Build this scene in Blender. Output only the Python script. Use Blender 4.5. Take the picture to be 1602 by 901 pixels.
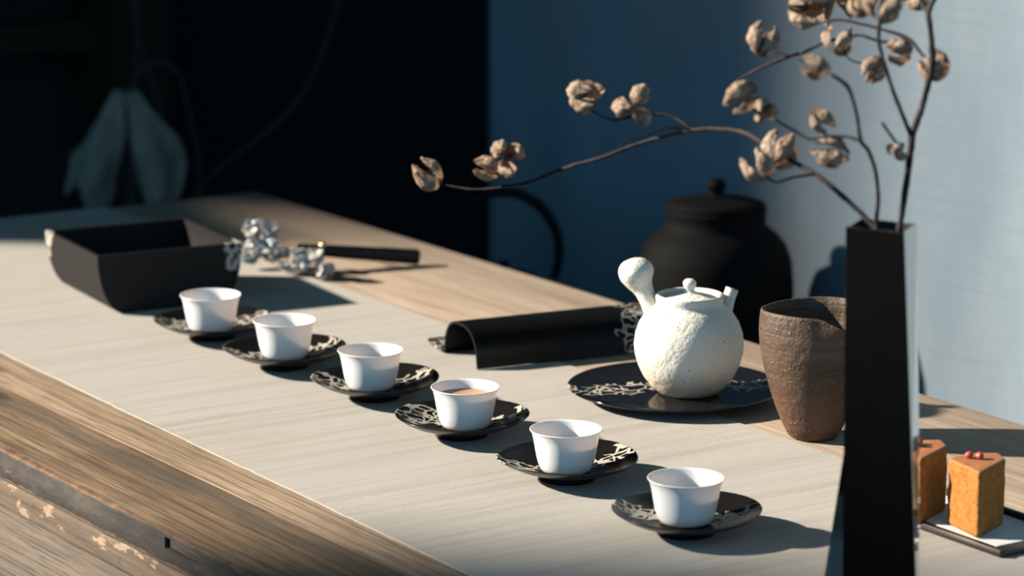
import bpy, bmesh, math, random
from mathutils import Vector, Matrix, noise as mnoise

random.seed(7)
S = bpy.context.scene
for o in list(bpy.data.objects):
    bpy.data.objects.remove(o)
COL = S.collection

# ------------------------------------------------------------------ camera, light, exposure
cd = bpy.data.cameras.new('camera')
cd.sensor_width = 36.0
cd.lens = 5000.0 * 36.0 / 1602.0
cd.clip_start = 0.05
cd.clip_end = 100
cd.dof.use_dof = True
cd.dof.focus_distance = 3.06
cd.dof.aperture_fstop = 5.2
cam = bpy.data.objects.new('camera', cd)
cam.location = (-1.65289, -2.58892, 1.54820)
cam.rotation_euler = (math.radians(90 - 11.8653), 0, math.radians(-33.4166))
COL.objects.link(cam)
S.camera = cam

W = bpy.data.worlds.new('sky')
S.world = W
W.use_nodes = True
bgn = W.node_tree.nodes['Background']
bgn.inputs['Color'].default_value = (0.21, 0.56, 0.87, 1)
bgn.inputs['Strength'].default_value = 0.74

SUN_AZ = math.radians(-40.0)      # heading of the sunlight, from +X towards -Y
SUN_EL = math.radians(27.0)
sd = bpy.data.lights.new('sun', 'SUN')
sd.energy = 10.0
sd.color = (1.0, 0.90, 0.76)
sd.angle = math.radians(1.8)
sun = bpy.data.objects.new('sun', sd)
dirv = Vector((math.cos(SUN_AZ) * math.cos(SUN_EL), math.sin(SUN_AZ) * math.cos(SUN_EL), -math.sin(SUN_EL)))
sun.rotation_euler = dirv.to_track_quat('-Z', 'Y').to_euler()
sun.location = (-6, 6, 6)
COL.objects.link(sun)

vs = S.view_settings
vs.view_transform = 'Standard'
vs.look = 'None'
vs.exposure = 0.737                       # pairs with ALB: every colour below is scaled by 0.6
vs.gamma = 1.0
vs.use_curve_mapping = False

TZ = 0.75                                   # height of the table top
RT = Vector((0.83469, -0.55072, 0))         # a horizontal pair of axes the vase is turned to
FW = Vector((0.55072, 0.83469, 0))

# ------------------------------------------------------------------ helpers
def link(o, parent=None):
    COL.objects.link(o)
    if parent is not None:
        o.parent = parent
    return o

def tag(o, label=None, cat=None, group=None, kind=None):
    if label: o['label'] = label
    if cat: o['category'] = cat
    if group: o['group'] = group
    if kind: o['kind'] = kind
    return o

def empty(name, loc=(0, 0, 0), rz=0.0):
    o = bpy.data.objects.new(name, None)
    o.empty_display_size = 0.05
    o.location = loc
    o.rotation_euler = (0, 0, rz)
    return link(o)

def mesh_obj(name, verts, faces, mats, parent=None, smooth=True, loc=(0, 0, 0), rot=(0, 0, 0), mi=None, sharp=None):
    me = bpy.data.meshes.new(name)
    me.from_pydata([tuple(v) for v in verts], [], faces)
    if not isinstance(mats, (list, tuple)): mats = [mats]
    for m in mats: me.materials.append(m)
    if mi:
        for p, i in zip(me.polygons, mi): p.material_index = i
    bm = bmesh.new(); bm.from_mesh(me)
    bmesh.ops.recalc_face_normals(bm, faces=bm.faces)
    bm.to_mesh(me); bm.free()
    if smooth:
        me.polygons.foreach_set('use_smooth', [True] * len(me.polygons))
        if sharp: me.set_sharp_from_angle(angle=math.radians(sharp))
    me.update()
    o = bpy.data.objects.new(name, me)
    o.location = loc; o.rotation_euler = rot
    return link(o, parent)

def bm_obj(name, bm, mats, parent=None, smooth=True, loc=(0, 0, 0), rot=(0, 0, 0), sharp=35):
    me = bpy.data.meshes.new(name)
    bmesh.ops.recalc_face_normals(bm, faces=bm.faces)
    bm.to_mesh(me); bm.free()
    if not isinstance(mats, (list, tuple)): mats = [mats]
    for m in mats: me.materials.append(m)
    if smooth:
        me.polygons.foreach_set('use_smooth', [True] * len(me.polygons))
        if sharp: me.set_sharp_from_angle(angle=math.radians(sharp))
    o = bpy.data.objects.new(name, me)
    o.location = loc; o.rotation_euler = rot
    return link(o, parent)

def box_bm(x0, x1, y0, y1, z0, z1, bev=0.0, seg=2):
    bm = bmesh.new()
    bmesh.ops.create_cube(bm, size=1.0)
    for v in bm.verts:
        v.co = Vector(((x0 + x1) / 2 + v.co.x * (x1 - x0), (y0 + y1) / 2 + v.co.y * (y1 - y0), (z0 + z1) / 2 + v.co.z * (z1 - z0)))
    if bev > 0:
        bmesh.ops.bevel(bm, geom=bm.edges[:], offset=bev, segments=seg, affect='EDGES', profile=0.5)
    return bm

def box(name, x0, x1, y0, y1, z0, z1, mat, parent=None, bev=0.0, **k):
    return bm_obj(name, box_bm(x0, x1, y0, y1, z0, z1, bev), mat, parent, **k)

def lathe(profile, seg=64, fn=None):
    """revolve (r,z) pairs; r == 0 gives a pole. fn(x,y,z,ang,i) may move a vertex."""
    V, Fc, rings = [], [], []
    for i, (r, z) in enumerate(profile):
        if r <= 1e-7:
            rings.append([len(V)]); V.append((0, 0, z))
        else:
            ring = []
            for k in range(seg):
                a = 2 * math.pi * k / seg
                p = (r * math.cos(a), r * math.sin(a), z)
                if fn: p = fn(p[0], p[1], p[2], a, i)
                ring.append(len(V)); V.append(p)
            rings.append(ring)
    for A, B in zip(rings[:-1], rings[1:]):
        if len(A) == 1 and len(B) == 1: continue
        for k in range(seg):
            n = (k + 1) % seg
            if len(A) == 1: Fc.append((A[0], B[k], B[n]))
            elif len(B) == 1: Fc.append((A[k], A[n], B[0]))
            else: Fc.append((A[k], A[n], B[n], B[k]))
    return V, Fc

def smooth_path(P, n=6):
    """Catmull-Rom through tuples of any length"""
    out = []
    m = len(P)
    for i in range(m - 1):
        p0 = P[max(i - 1, 0)]; p1 = P[i]; p2 = P[i + 1]; p3 = P[min(i + 2, m - 1)]
        for j in range(n):
            t = j / n
            out.append(tuple(0.5 * (2 * b + (c - a) * t + (2 * a - 5 * b + 4 * c - d) * t * t + (3 * b - a - 3 * c + d) * t ** 3)
                             for a, b, c, d in zip(p0, p1, p2, p3)))
    out.append(tuple(P[-1]))
    return out

def tube(P, seg=10, cap=True, rough=0.0):
    """P: (x,y,z,r) list -> verts, faces (parallel transport)"""
    V, Fc = [], []
    pts = [Vector(p[:3]) for p in P]
    t0 = (pts[1] - pts[0]).normalized()
    ref = Vector((0, 0, 1)) if abs(t0.z) < 0.9 else Vector((1, 0, 0))
    nrm = t0.cross(ref).normalized()
    n = len(pts)
    for i in range(n):
        t = (pts[min(i + 1, n - 1)] - pts[max(i - 1, 0)]).normalized()
        nrm = (nrm - t * nrm.dot(t)).normalized()
        b = t.cross(nrm)
        for k in range(seg):
            a = 2 * math.pi * k / seg
            r = P[i][3]
            if rough: r *= 1 + rough * mnoise.noise(pts[i] * 180 + Vector((k * .7, 0, 0)))
            V.append(pts[i] + (nrm * math.cos(a) + b * math.sin(a)) * r)
    for i in range(n - 1):
        for k in range(seg):
            j = (k + 1) % seg
            Fc.append((i * seg + k, i * seg + j, (i + 1) * seg + j, (i + 1) * seg + k))
    if cap:
        Fc.append(tuple(reversed(range(seg))))
        Fc.append(tuple(range((n - 1) * seg, n * seg)))
    return V, Fc

def copy_tree(o, parent=None):
    c = o.copy(); COL.objects.link(c)
    c.parent = parent
    for ch in list(o.children):
        copy_tree(ch, c)
    return c

# ------------------------------------------------------------------ materials
ALB = 0.6
class NT:
    def __init__(self, name):
        self.m = bpy.data.materials.new(name); self.m.use_nodes = True
        self.t = self.m.node_tree; self.n = self.t.nodes; self.l = self.t.links
        self.bsdf = self.n['Principled BSDF']; self.out = self.n['Material Output']
        self._co = None
    def node(self, typ, **k):
        nd = self.n.new(typ)
        for a, b in k.items(): setattr(nd, a, b)
        return nd
    def val(self, nd, **k):
        for a, b in k.items(): nd.inputs[a.replace('_', ' ')].default_value = b
    def put(self, sock, v):
        if isinstance(v, bpy.types.NodeSocket): self.l.new(v, sock)
        elif isinstance(v, (tuple, list)): sock.default_value = (*v, 1) if len(v) == 3 and sock.type == 'RGBA' else v
        else: sock.default_value = v
    @property
    def co(self):
        if self._co is None: self._co = self.node('ShaderNodeTexCoord').outputs['Object']
        return self._co
    def rnd(self):
        return self.node('ShaderNodeObjectInfo').outputs['Random']
    def mapping(self, src=None, loc=(0, 0, 0), rot=(0, 0, 0), scale=(1, 1, 1)):
        m = self.node('ShaderNodeMapping')
        self.l.new(src or self.co, m.inputs[0])
        m.inputs['Location'].default_value = loc; m.inputs['Rotation'].default_value = rot; m.inputs['Scale'].default_value = scale
        return m.outputs[0]
    def noise(self, src=None, scale=5, detail=3, rough=0.5, dist=0.0, color=False):
        n = self.node('ShaderNodeTexNoise')
        self.l.new(src or self.co, n.inputs['Vector'])
        n.inputs['Scale'].default_value = scale; n.inputs['Detail'].default_value = detail
        n.inputs['Roughness'].default_value = rough; n.inputs['Distortion'].default_value = dist
        return n.outputs['Color' if color else 'Fac']
    def voronoi(self, src=None, scale=5, feature='F1', rand=1.0):
        n = self.node('ShaderNodeTexVoronoi', feature=feature)
        self.l.new(src or self.co, n.inputs['Vector'])
        n.inputs['Scale'].default_value = scale; n.inputs['Randomness'].default_value = rand
        return n.outputs['Distance']
    def wave(self, src=None, scale=5, axis='X', dist=0.0, detail=0, prof='SIN', dscale=1.0):
        n = self.node('ShaderNodeTexWave', wave_type='BANDS', bands_direction=axis, wave_profile=prof)
        self.l.new(src or self.co, n.inputs['Vector'])
        n.inputs['Scale'].default_value = scale; n.inputs['Distortion'].default_value = dist
        n.inputs['Detail'].default_value = detail; n.inputs['Detail Scale'].default_value = dscale
        return n.outputs['Fac']
    def ramp(self, fac, stops, interp='LINEAR'):
        r = self.node('ShaderNodeValToRGB'); cr = r.color_ramp; cr.interpolation = interp
        while len(cr.elements) < len(stops): cr.elements.new(0.5)
        for e, (p, c) in zip(cr.elements, stops):
            e.position = p
            e.color = (c, c, c, 1) if isinstance(c, (int, float)) else (*c, 1)
        self.l.new(fac, r.inputs[0])
        return r.outputs[0]
    def mix(self, fac, a, b, mode='MIX'):
        n = self.node('ShaderNodeMix', data_type='RGBA', blend_type=mode)
        self.put(n.inputs[0], fac); self.put(n.inputs[6], a); self.put(n.inputs[7], b)
        return n.outputs[2]
    def math(self, op, a, b=None, c=None, clamp=False):
        n = self.node('ShaderNodeMath', operation=op, use_clamp=clamp)
        self.put(n.inputs[0], a)
        if b is not None: self.put(n.inputs[1], b)
        if c is not None: self.put(n.inputs[2], c)
        return n.outputs[0]
    def vadd(self, a, b):
        n = self.node('ShaderNodeVectorMath', operation='ADD')
        self.put(n.inputs[0], a); self.put(n.inputs[1], b)
        return n.outputs[0]
    def sep(self, src=None):
        s = self.node('ShaderNodeSeparateXYZ'); self.l.new(src or self.co, s.inputs[0])
        return s.outputs
    def comb(self, x=0, y=0, z=0):
        s = self.node('ShaderNodeCombineXYZ')
        for i, v in enumerate((x, y, z)): self.put(s.inputs[i], v)
        return s.outputs[0]
    def bump(self, h, strength=0.3, dist=0.001, normal=None):
        b = self.node('ShaderNodeBump')
        b.inputs['Strength'].default_value = strength; b.inputs['Distance'].default_value = dist
        self.l.new(h, b.inputs['Height'])
        if normal is not None: self.l.new(normal, b.inputs['Normal'])
        return b.outputs[0]
    def base(self, color=None, rough=None, metal=None, spec=None, normal=None, **k):
        B = self.bsdf.inputs
        if color is not None: self.put(B['Base Color'], self.alb(color) if not metal else color)
        if rough is not None: self.put(B['Roughness'], rough)
        if metal is not None: self.put(B['Metallic'], metal)
        if spec is not None: self.put(B['Specular IOR Level'], spec)
        if normal is not None: self.l.new(normal, B['Normal'])
        for a, v in k.items(): self.put(B[a.replace('_', ' ')], v)
        return self.m
    def alb(self, c):
        if isinstance(c, bpy.types.NodeSocket): return self.mix(1.0, c, (ALB, ALB, ALB), 'MULTIPLY')
        return tuple(v * ALB for v in c)
    def translucent(self, color, fac):
        tr = self.node('ShaderNodeBsdfTranslucent'); self.put(tr.inputs[0], self.alb(color))
        mx = self.node('ShaderNodeMixShader'); self.put(mx.inputs[0], fac)
        self.l.new(self.bsdf.outputs[0], mx.inputs[1]); self.l.new(tr.outputs[0], mx.inputs[2])
        self.l.new(mx.outputs[0], self.out.inputs['Surface'])
        return self.m

def plain(name, c, rough=0.6, metal=0.0, spec=0.5, nscale=None, nstr=0.2, vary=0.15):
    t = NT(name)
    col = c
    kw = {}
    if nscale:
        n = t.noise(scale=nscale, detail=4)
        col = t.mix(t.ramp(n, [(0.3, 0.0), (0.7, 1.0)]), tuple(x * (1 - vary) for x in c), tuple(min(1, x * (1 + vary)) for x in c))
        kw['normal'] = t.bump(n, nstr, 0.002)
    return t.base(color=col, rough=rough, metal=metal, spec=spec, **kw)

def wood(name, dark, mid, light, rough=0.75, scale=1.0, spec=0.25, seed=0.0, stains=0.5, grain=1.0, band=None):
    t = NT(name)
    r = t.math('MULTIPLY', t.rnd(), 7.3)
    src = t.vadd(t.co, t.comb(r, t.math('MULTIPLY', r, 3.1), seed))
    st = t.mapping(src, scale=(22 * scale, 1.1 * scale, 22 * scale))
    g1 = t.noise(st, scale=2.2, detail=7, rough=0.62, dist=0.5)
    fine = t.noise(t.mapping(src, scale=(230, 5.0, 230)), scale=2.0, detail=4, rough=0.7)
    rings = t.wave(t.mapping(src, scale=(1, 0.06, 1)), scale=24 * scale, axis='X', dist=5.0, detail=3, dscale=1.6)
    big = t.noise(t.mapping(src, scale=(5, 1.7, 5)), scale=1.5, detail=4, rough=0.6)
    c = t.ramp(g1, [(0.28, dark), (0.48, mid), (0.70, light)])
    c = t.mix(t.ramp(rings, [(0.0, 0.6 * grain), (0.22, 0.0)]), c, dark)
    c = t.mix(t.ramp(fine, [(0.36, 0.85 * grain), (0.50, 0.0)]), c, tuple(x * 0.7 for x in dark))
    c = t.mix(t.ramp(big, [(0.55, 0.0), (0.72, stains)]), c, tuple(x * 0.45 for x in dark))
    if band is not None:
        bx = t.math('ABSOLUTE', t.math('ADD', t.math('SUBTRACT', t.sep()[0], band), t.math('MULTIPLY', t.math('SUBTRACT', t.noise(t.mapping(src, scale=(3, 3, 3)), scale=2.0, detail=5), 0.5), 0.06)))
        c = t.mix(t.math('MULTIPLY', t.ramp(bx, [(0.006, 0.75), (0.022, 0.0)]), t.ramp(g1, [(0.35, 1.0), (0.7, 0.45)])), c, (0.085, 0.072, 0.060))
    knots = t.voronoi(t.mapping(src, scale=(7.0, 2.2, 7.0)), scale=1.4)
    c = t.mix(t.ramp(knots, [(0.05, 0.75), (0.13, 0.0)]), c, tuple(x * 0.35 for x in dark))
    holes = t.voronoi(src, scale=70)
    hm = t.math('MULTIPLY', t.ramp(holes, [(0.055, 1.0), (0.09, 0.0)]), t.ramp(t.noise(src, scale=6), [(0.57, 0.0), (0.62, 1.0)]))
    c = t.mix(hm, c, (0.02, 0.013, 0.008))
    h = t.math('ADD', t.math('MULTIPLY', g1, 0.6), t.math('MULTIPLY', fine, 0.8))
    h = t.math('SUBTRACT', h, hm)
    return t.base(color=c, rough=rough, spec=spec, normal=t.bump(h, 0.45, 0.0012))

def lacquer(name, kind):
    """black lacquer with a drifting silver marbling laid into part of it"""
    t = NT(name)
    r = t.math('MULTIPLY', t.rnd(), 4.0)
    src = t.vadd(t.co, (0.11, 0.07, 0.0)) if kind == 'plate' else t.vadd(t.co, t.comb(r, r, 0))
    warp = t.noise(src, scale=34, detail=2, color=True)
    ws = t.node('ShaderNodeVectorMath', operation='MULTIPLY_ADD')
    t.l.new(warp, ws.inputs[0]); ws.inputs[1].default_value = (0.034, 0.034, 0.034); t.l.new(src, ws.inputs[2])
    sc, tk = {'saucer': (82, 0.27), 'plate': (62, 0.16), 'box': (85, 0.40), 'arch': (90, 0.17)}[kind]
    cell = t.voronoi(ws.outputs[0], scale=sc, feature='DISTANCE_TO_EDGE')
    thick = t.noise(src, scale=50, detail=2)
    line = t.math('LESS_THAN', cell, t.math('MULTIPLY', t.math('SUBTRACT', thick, 0.12), tk))
    x, y, z = t.sep()[0:3]
    wob = t.math('MULTIPLY', t.math('SUBTRACT', t.noise(src, scale=17, detail=3), 0.5), 0.075)
    if kind == 'saucer':
        band = t.math('LESS_THAN', t.math('ABSOLUTE', t.math('ADD', t.math('SUBTRACT', y, 0.013), wob)), 0.0165)
        upn = t.node('ShaderNodeSeparateXYZ'); t.l.new(t.node('ShaderNodeTexCoord').outputs['Normal'], upn.inputs[0])
        band = t.math('MULTIPLY', band, t.math('GREATER_THAN', upn.outputs[2], 0.15))
    elif kind == 'plate':
        b1 = t.math('LESS_THAN', t.math('ABSOLUTE', t.math('ADD', y, t.math('MULTIPLY', wob, 1.3))), 0.019)
        band = t.math('MULTIPLY', b1, t.math('GREATER_THAN', z, 0.008))
    elif kind == 'box':
        e = t.math('ADD', t.math('ABSOLUTE', t.math('SUBTRACT', x, y)), wob)
        band = t.math('MULTIPLY', t.math('GREATER_THAN', e, 0.163), t.math('GREATER_THAN', t.math('ADD', z, t.math('MULTIPLY', wob, 0.5)), 0.038))
    else:
        band = t.math('MAXIMUM', t.math('GREATER_THAN', t.math('ADD', x, t.math('MULTIPLY', wob, 1.5)), 0.185), t.math('GREATER_THAN', t.math('ADD', y, t.math('MULTIPLY', wob, 0.2)), 0.052))
    mask = t.math('MULTIPLY', line, band)
    spk = t.noise(t.co, scale=300, detail=2)
    bk = {'box': 1.15, 'arch': 0.4}.get(kind, 0.7)
    blk = t.mix(spk, (0.010 * bk, 0.010 * bk, 0.0105 * bk), (0.020 * bk, 0.0185 * bk, 0.018 * bk))
    c = t.mix(mask, blk, (0.50, 0.47, 0.40))
    rg, sp = {'saucer': (0.27, 0.30), 'plate': (0.09, 0.35), 'box': (0.50, 0.12), 'arch': (0.35, 0.12)}[kind]
    rough = t.math('ADD', t.math('MULTIPLY', mask, 0.2), rg)
    n = t.bump(t.math('ADD', mask, t.math('MULTIPLY', spk, 0.2)), 0.2, 0.0003)
    return t.base(color=c, rough=rough, spec=sp, normal=n)

M = {}
# aged pine of the table
M['wood_front'] = wood('pine_warm', (0.115, 0.072, 0.042), (0.265, 0.175, 0.105), (0.385, 0.265, 0.165), stains=0.65, band=-0.312)
M['wood_mid'] = wood('pine_mid', (0.155, 0.105, 0.065), (0.31, 0.22, 0.145), (0.41, 0.305, 0.21), seed=2.0, stains=0.4)
M['wood_back'] = wood('pine_pale', (0.275, 0.20, 0.145), (0.42, 0.325, 0.245), (0.51, 0.41, 0.32), seed=4.0, stains=0.22, grain=0.6)
def edge_mat():
    t = NT('grimy_edge')
    st = t.mapping(scale=(6, 6, 16))
    n = t.noise(st, scale=2.5, detail=6, rough=0.65)
    fl = t.noise(t.mapping(scale=(14, 14, 34)), scale=2.2, detail=5, rough=0.7)
    c = t.ramp(n, [(0.3, (0.035, 0.029, 0.024)), (0.55, (0.065, 0.055, 0.045)), (0.75, (0.12, 0.105, 0.088))])
    c = t.mix(t.ramp(fl, [(0.66, 0.0), (0.69, 1.0)]), c, (0.40, 0.25, 0.14))
    z = t.sep()[2]
    lowrim = t.math('MULTIPLY', t.math('LESS_THAN', t.math('ADD', z, t.math('MULTIPLY', fl, 0.012)), -0.0225), 0.8)
    c = t.mix(lowrim, c, (0.22, 0.155, 0.10))
    return t.base(color=c, rough=0.75, spec=0.3, normal=t.bump(t.math('ADD', n, fl), 0.5, 0.002))
M['edge'] = edge_mat()
def flaked():
    t = NT('flaking_apron_paint')
    a = t.noise(t.mapping(scale=(10, 7, 18)), scale=3.0, detail=7, rough=0.68)
    b = t.noise(t.mapping(scale=(60, 3, 60)), scale=2.0, detail=4)
    c = t.ramp(b, [(0.3, (0.11, 0.080, 0.058)), (0.7, (0.215, 0.158, 0.112))])
    c = t.mix(t.ramp(a, [(0.56, 0.0), (0.60, 1.0)]), c, (0.42, 0.29, 0.20))
    c = t.mix(t.ramp(a, [(0.30, 0.8), (0.38, 0.0)]), c, (0.055, 0.045, 0.04))
    return t.base(color=c, rough=0.8, spec=0.2, normal=t.bump(t.math('ADD', a, b), 0.6, 0.002))
M['flaked'] = flaked()
M['worn'] = plain('worn_reddish_arris', (0.17, 0.098, 0.056), rough=0.8, spec=0.2, nscale=60, nstr=0.4, vary=0.45)
M['wood_grey'] = wood('grey_board', (0.07, 0.052, 0.038), (0.15, 0.115, 0.086), (0.22, 0.175, 0.135), seed=6.0, stains=0.3)
M['plug'] = wood('dark_plug', (0.06, 0.045, 0.035), (0.12, 0.09, 0.07), (0.19, 0.15, 0.12), seed=3.0)
M['wood_dark'] = wood('dark_stained_wood', (0.006, 0.005, 0.004), (0.012, 0.009, 0.007), (0.02, 0.015, 0.011), rough=0.5, seed=1.0)

def runner_mat():
    t = NT('woven_linen_runner')
    wob = t.noise(scale=40, detail=2, color=True)
    ma = t.node('ShaderNodeVectorMath', operation='MULTIPLY_ADD')
    t.l.new(wob, ma.inputs[0]); ma.inputs[1].default_value = (0.0012, 0.0022, 0); t.l.new(t.co, ma.inputs[2])
    s = ma.outputs[0]
    wx = t.wave(s, scale=0.314 / 0.0030, axis='X'); wy = t.wave(s, scale=0.314 / 0.0026, axis='Y')
    weave = t.math('MULTIPLY', wx, wy)
    streak = t.noise(t.mapping(scale=(2.2, 60, 1)), scale=1.6, detail=5, rough=0.6)
    streak2 = t.noise(t.mapping(loc=(3, 1, 0), scale=(0.9, 22, 1)), scale=1.5, detail=3, rough=0.5)
    big = t.noise(scale=4.5, detail=3)
    c = t.ramp(streak, [(0.28, (0.50, 0.48, 0.45)), (0.46, (0.63, 0.595, 0.55)), (0.70, (0.68, 0.65, 0.605))])
    c = t.mix(t.ramp(streak2, [(0.34, 0.5), (0.45, 0.0)]), c, (0.46, 0.445, 0.41))
    c = t.mix(t.ramp(big, [(0.56, 0.0), (0.74, 0.5)]), c, (0.60, 0.47, 0.32))
    c = t.mix(t.math('MULTIPLY', t.math('SUBTRACT', 1.0, weave), 0.52), c, (0.30, 0.275, 0.24))
    h = t.math('ADD', weave, t.math('MULTIPLY', streak, 0.5))
    return t.base(color=c, rough=0.9, spec=0.1, normal=t.bump(h, 0.55, 0.0010))
M['runner'] = runner_mat()

def curtain_mat():
    t = NT('blue_linen_curtain')
    wx = t.wave(t.mapping(scale=(0, 1, 0)), scale=0.314 / 0.0040, axis='Y', dist=1.2, detail=2)
    wz = t.wave(t.mapping(scale=(0, 0, 1)), scale=0.314 / 0.0040, axis='Z', dist=1.2, detail=2)
    n = t.noise(t.mapping(scale=(1, 3, 1.2)), scale=3.0, detail=5, rough=0.6)
    slub = t.noise(t.mapping(scale=(1, 5, 160)), scale=1.5, detail=3)
    c = t.ramp(n, [(0.3, (0.212, 0.272, 0.328)), (0.7, (0.262, 0.322, 0.368))])
    c = t.mix(t.ramp(slub, [(0.35, 0.25), (0.5, 0.0)]), c, (0.175, 0.24, 0.285))
    w = t.math('MULTIPLY', wx, wz)
    c = t.mix(t.math('MULTIPLY', w, 0.18), c, (0.28, 0.34, 0.40))
    return t.base(color=c, rough=0.95, spec=0.05, normal=t.bump(t.math('ADD', w, slub), 0.3, 0.001))
M['curtain'] = curtain_mat()

def porcelain():
    t = NT('white_porcelain')
    n = t.noise(scale=60, detail=2)
    t.base(color=(1.18, 1.19, 1.20), rough=0.25, spec=0.45, normal=t.bump(n, 0.05, 0.0005))
    return t.translucent((1.30, 1.12, 1.0), 0.28)
M['porcelain'] = porcelain()
def tea():
    t = NT('amber_tea')
    n = t.noise(scale=30)
    return t.base(color=t.mix(n, (0.52, 0.27, 0.16), (0.60, 0.33, 0.20)), rough=0.05, spec=0.5)
M['tea'] = tea()
M['lac_saucer'] = lacquer('lacquer_saucer', 'saucer')
M['lac_plate'] = lacquer('lacquer_plate', 'plate')
M['lac_box'] = lacquer('lacquer_box', 'box')
M['lac_arch'] = lacquer('lacquer_arch', 'arch')
def clay():
    t = NT('rough_white_clay')
    n = t.noise(scale=95, detail=5, rough=0.65)
    big = t.noise(scale=22, detail=4)
    spk = t.voronoi(scale=190)
    sp = t.math('MULTIPLY', t.ramp(spk, [(0.10, 1.0), (0.2, 0.0)]), t.ramp(t.noise(scale=45), [(0.5, 0.0), (0.6, 0.8)]))
    c = t.ramp(big, [(0.3, (0.86, 0.805, 0.685)), (0.7, (0.96, 0.92, 0.815))])
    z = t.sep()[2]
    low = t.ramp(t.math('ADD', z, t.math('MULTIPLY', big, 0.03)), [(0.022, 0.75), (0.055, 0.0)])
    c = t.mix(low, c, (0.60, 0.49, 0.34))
    c = t.mix(sp, c, (0.30, 0.20, 0.12))
    h = t.math('SUBTRACT', t.math('ADD', n, t.math('MULTIPLY', big, 0.7)), t.math('MULTIPLY', sp, 0.4))
    return t.base(color=c, rough=0.85, spec=0.2, normal=t.bump(h, 0.7, 0.0035))
M['clay'] = clay()
def stoneware():
    t = NT('brown_stoneware')
    thr = t.noise(t.mapping(scale=(8, 8, 120)), scale=1.4, detail=4, dist=0.4)
    n = t.noise(scale=120, detail=4, rough=0.7)
    big = t.noise(scale=18, detail=3)
    sp = t.ramp(t.voronoi(scale=230), [(0.12, 1.0), (0.24, 0.0)])
    spm = t.math('MULTIPLY', sp, t.ramp(t.noise(scale=60), [(0.5, 0.0), (0.6, 1.0)]))
    c = t.ramp(t.math('ADD', t.math('MULTIPLY', big, 0.5), t.math('MULTIPLY', thr, 0.5)),
               [(0.35, (0.048, 0.024, 0.013)), (0.5, (0.094, 0.053, 0.030)), (0.65, (0.138, 0.084, 0.050))])
    z = t.sep()[2]
    c = t.mix(t.ramp(z, [(0.02, 0.6), (0.075, 0.0)]), c, (0.17, 0.075, 0.04))
    c = t.mix(t.math('MULTIPLY', spm, 0.75), c, (0.55, 0.45, 0.34))
    h = t.math('ADD', t.math('MULTIPLY', n, 1.3), t.math('ADD', t.math('MULTIPLY', thr, 0.55), t.math('MULTIPLY', spm, 0.9)))
    return t.base(color=c, rough=0.6, spec=0.35, normal=t.bump(h, 0.8, 0.0022))
M['stoneware'] = stoneware()
M['iron'] = plain('black_cast_iron', (0.005, 0.005, 0.006), rough=0.65, spec=0.15, nscale=90, nstr=0.4)
M['black_glaze'] = plain('black_glazed_jar', (0.004, 0.004, 0.0045), rough=0.75, spec=0.08, nscale=30, nstr=0.1)
def vase_mat():
    t = NT('black_polished_metal')
    n = t.noise(t.mapping(scale=(30, 30, 4)), scale=3, detail=3)
    return t.base(color=(0.42, 0.43, 0.43), rough=t.math('MULTIPLY_ADD', n, 0.04, 0.05), metal=1.0)
M['vase'] = vase_mat()  # side faces made more mirror-like than the front, to look brighter
M['vase_front'] = plain('vase_front_darkened', (0.0022, 0.0022, 0.0025), rough=0.5, spec=0.05, nscale=40, nstr=0.05)  # front face's dark reflection put into its colour, unlike the polished sides
M['vase_in'] = plain('vase_inside', (0.01, 0.01, 0.011), rough=0.6)
def cake_mat():
    t = NT('sponge_cake')
    n = t.noise(scale=160, detail=4, rough=0.6)
    pores = t.ramp(t.voronoi(scale=210), [(0.15, 1.0), (0.32, 0.0)])
    c = t.ramp(n, [(0.3, (0.38, 0.145, 0.030)), (0.7, (0.54, 0.235, 0.060))])
    c = t.mix(t.math('MULTIPLY', pores, 0.5), c, (0.30, 0.12, 0.03))
    return t.base(color=c, rough=0.9, spec=0.1, normal=t.bump(t.math('SUBTRACT', n, t.math('MULTIPLY', pores, 0.8)), 0.6, 0.0012))
M['cake'] = cake_mat()
M['crust'] = plain('cake_crust', (0.42, 0.155, 0.055), rough=0.55, nscale=120, nstr=0.2)
M['hole'] = plain('cake_pore', (0.22, 0.07, 0.02), rough=0.9)
M['berry'] = plain('red_berry', (0.62, 0.10, 0.06), rough=0.4, nscale=300, nstr=0.4)
M['paper'] = plain('white_paper', (0.78, 0.78, 0.77), rough=0.8, nscale=80, nstr=0.05, vary=0.03)
M['tray'] = plain('dark_glossy_tray', (0.035, 0.022, 0.016), rough=0.28, nscale=60, nstr=0.1)
def bark():
    t = NT('twig_bark')
    n = t.noise(scale=160, detail=4)
    b = t.noise(scale=14, detail=3)
    c = t.ramp(n, [(0.35, (0.012, 0.010, 0.011)), (0.65, (0.036, 0.029, 0.029))])
    c = t.mix(t.ramp(b, [(0.58, 0.0), (0.72, 0.45)]), c, (0.20, 0.14, 0.115))
    return t.base(color=c, rough=0.75, spec=0.2, normal=t.bump(n, 0.5, 0.001))
M['bark'] = bark()
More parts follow.
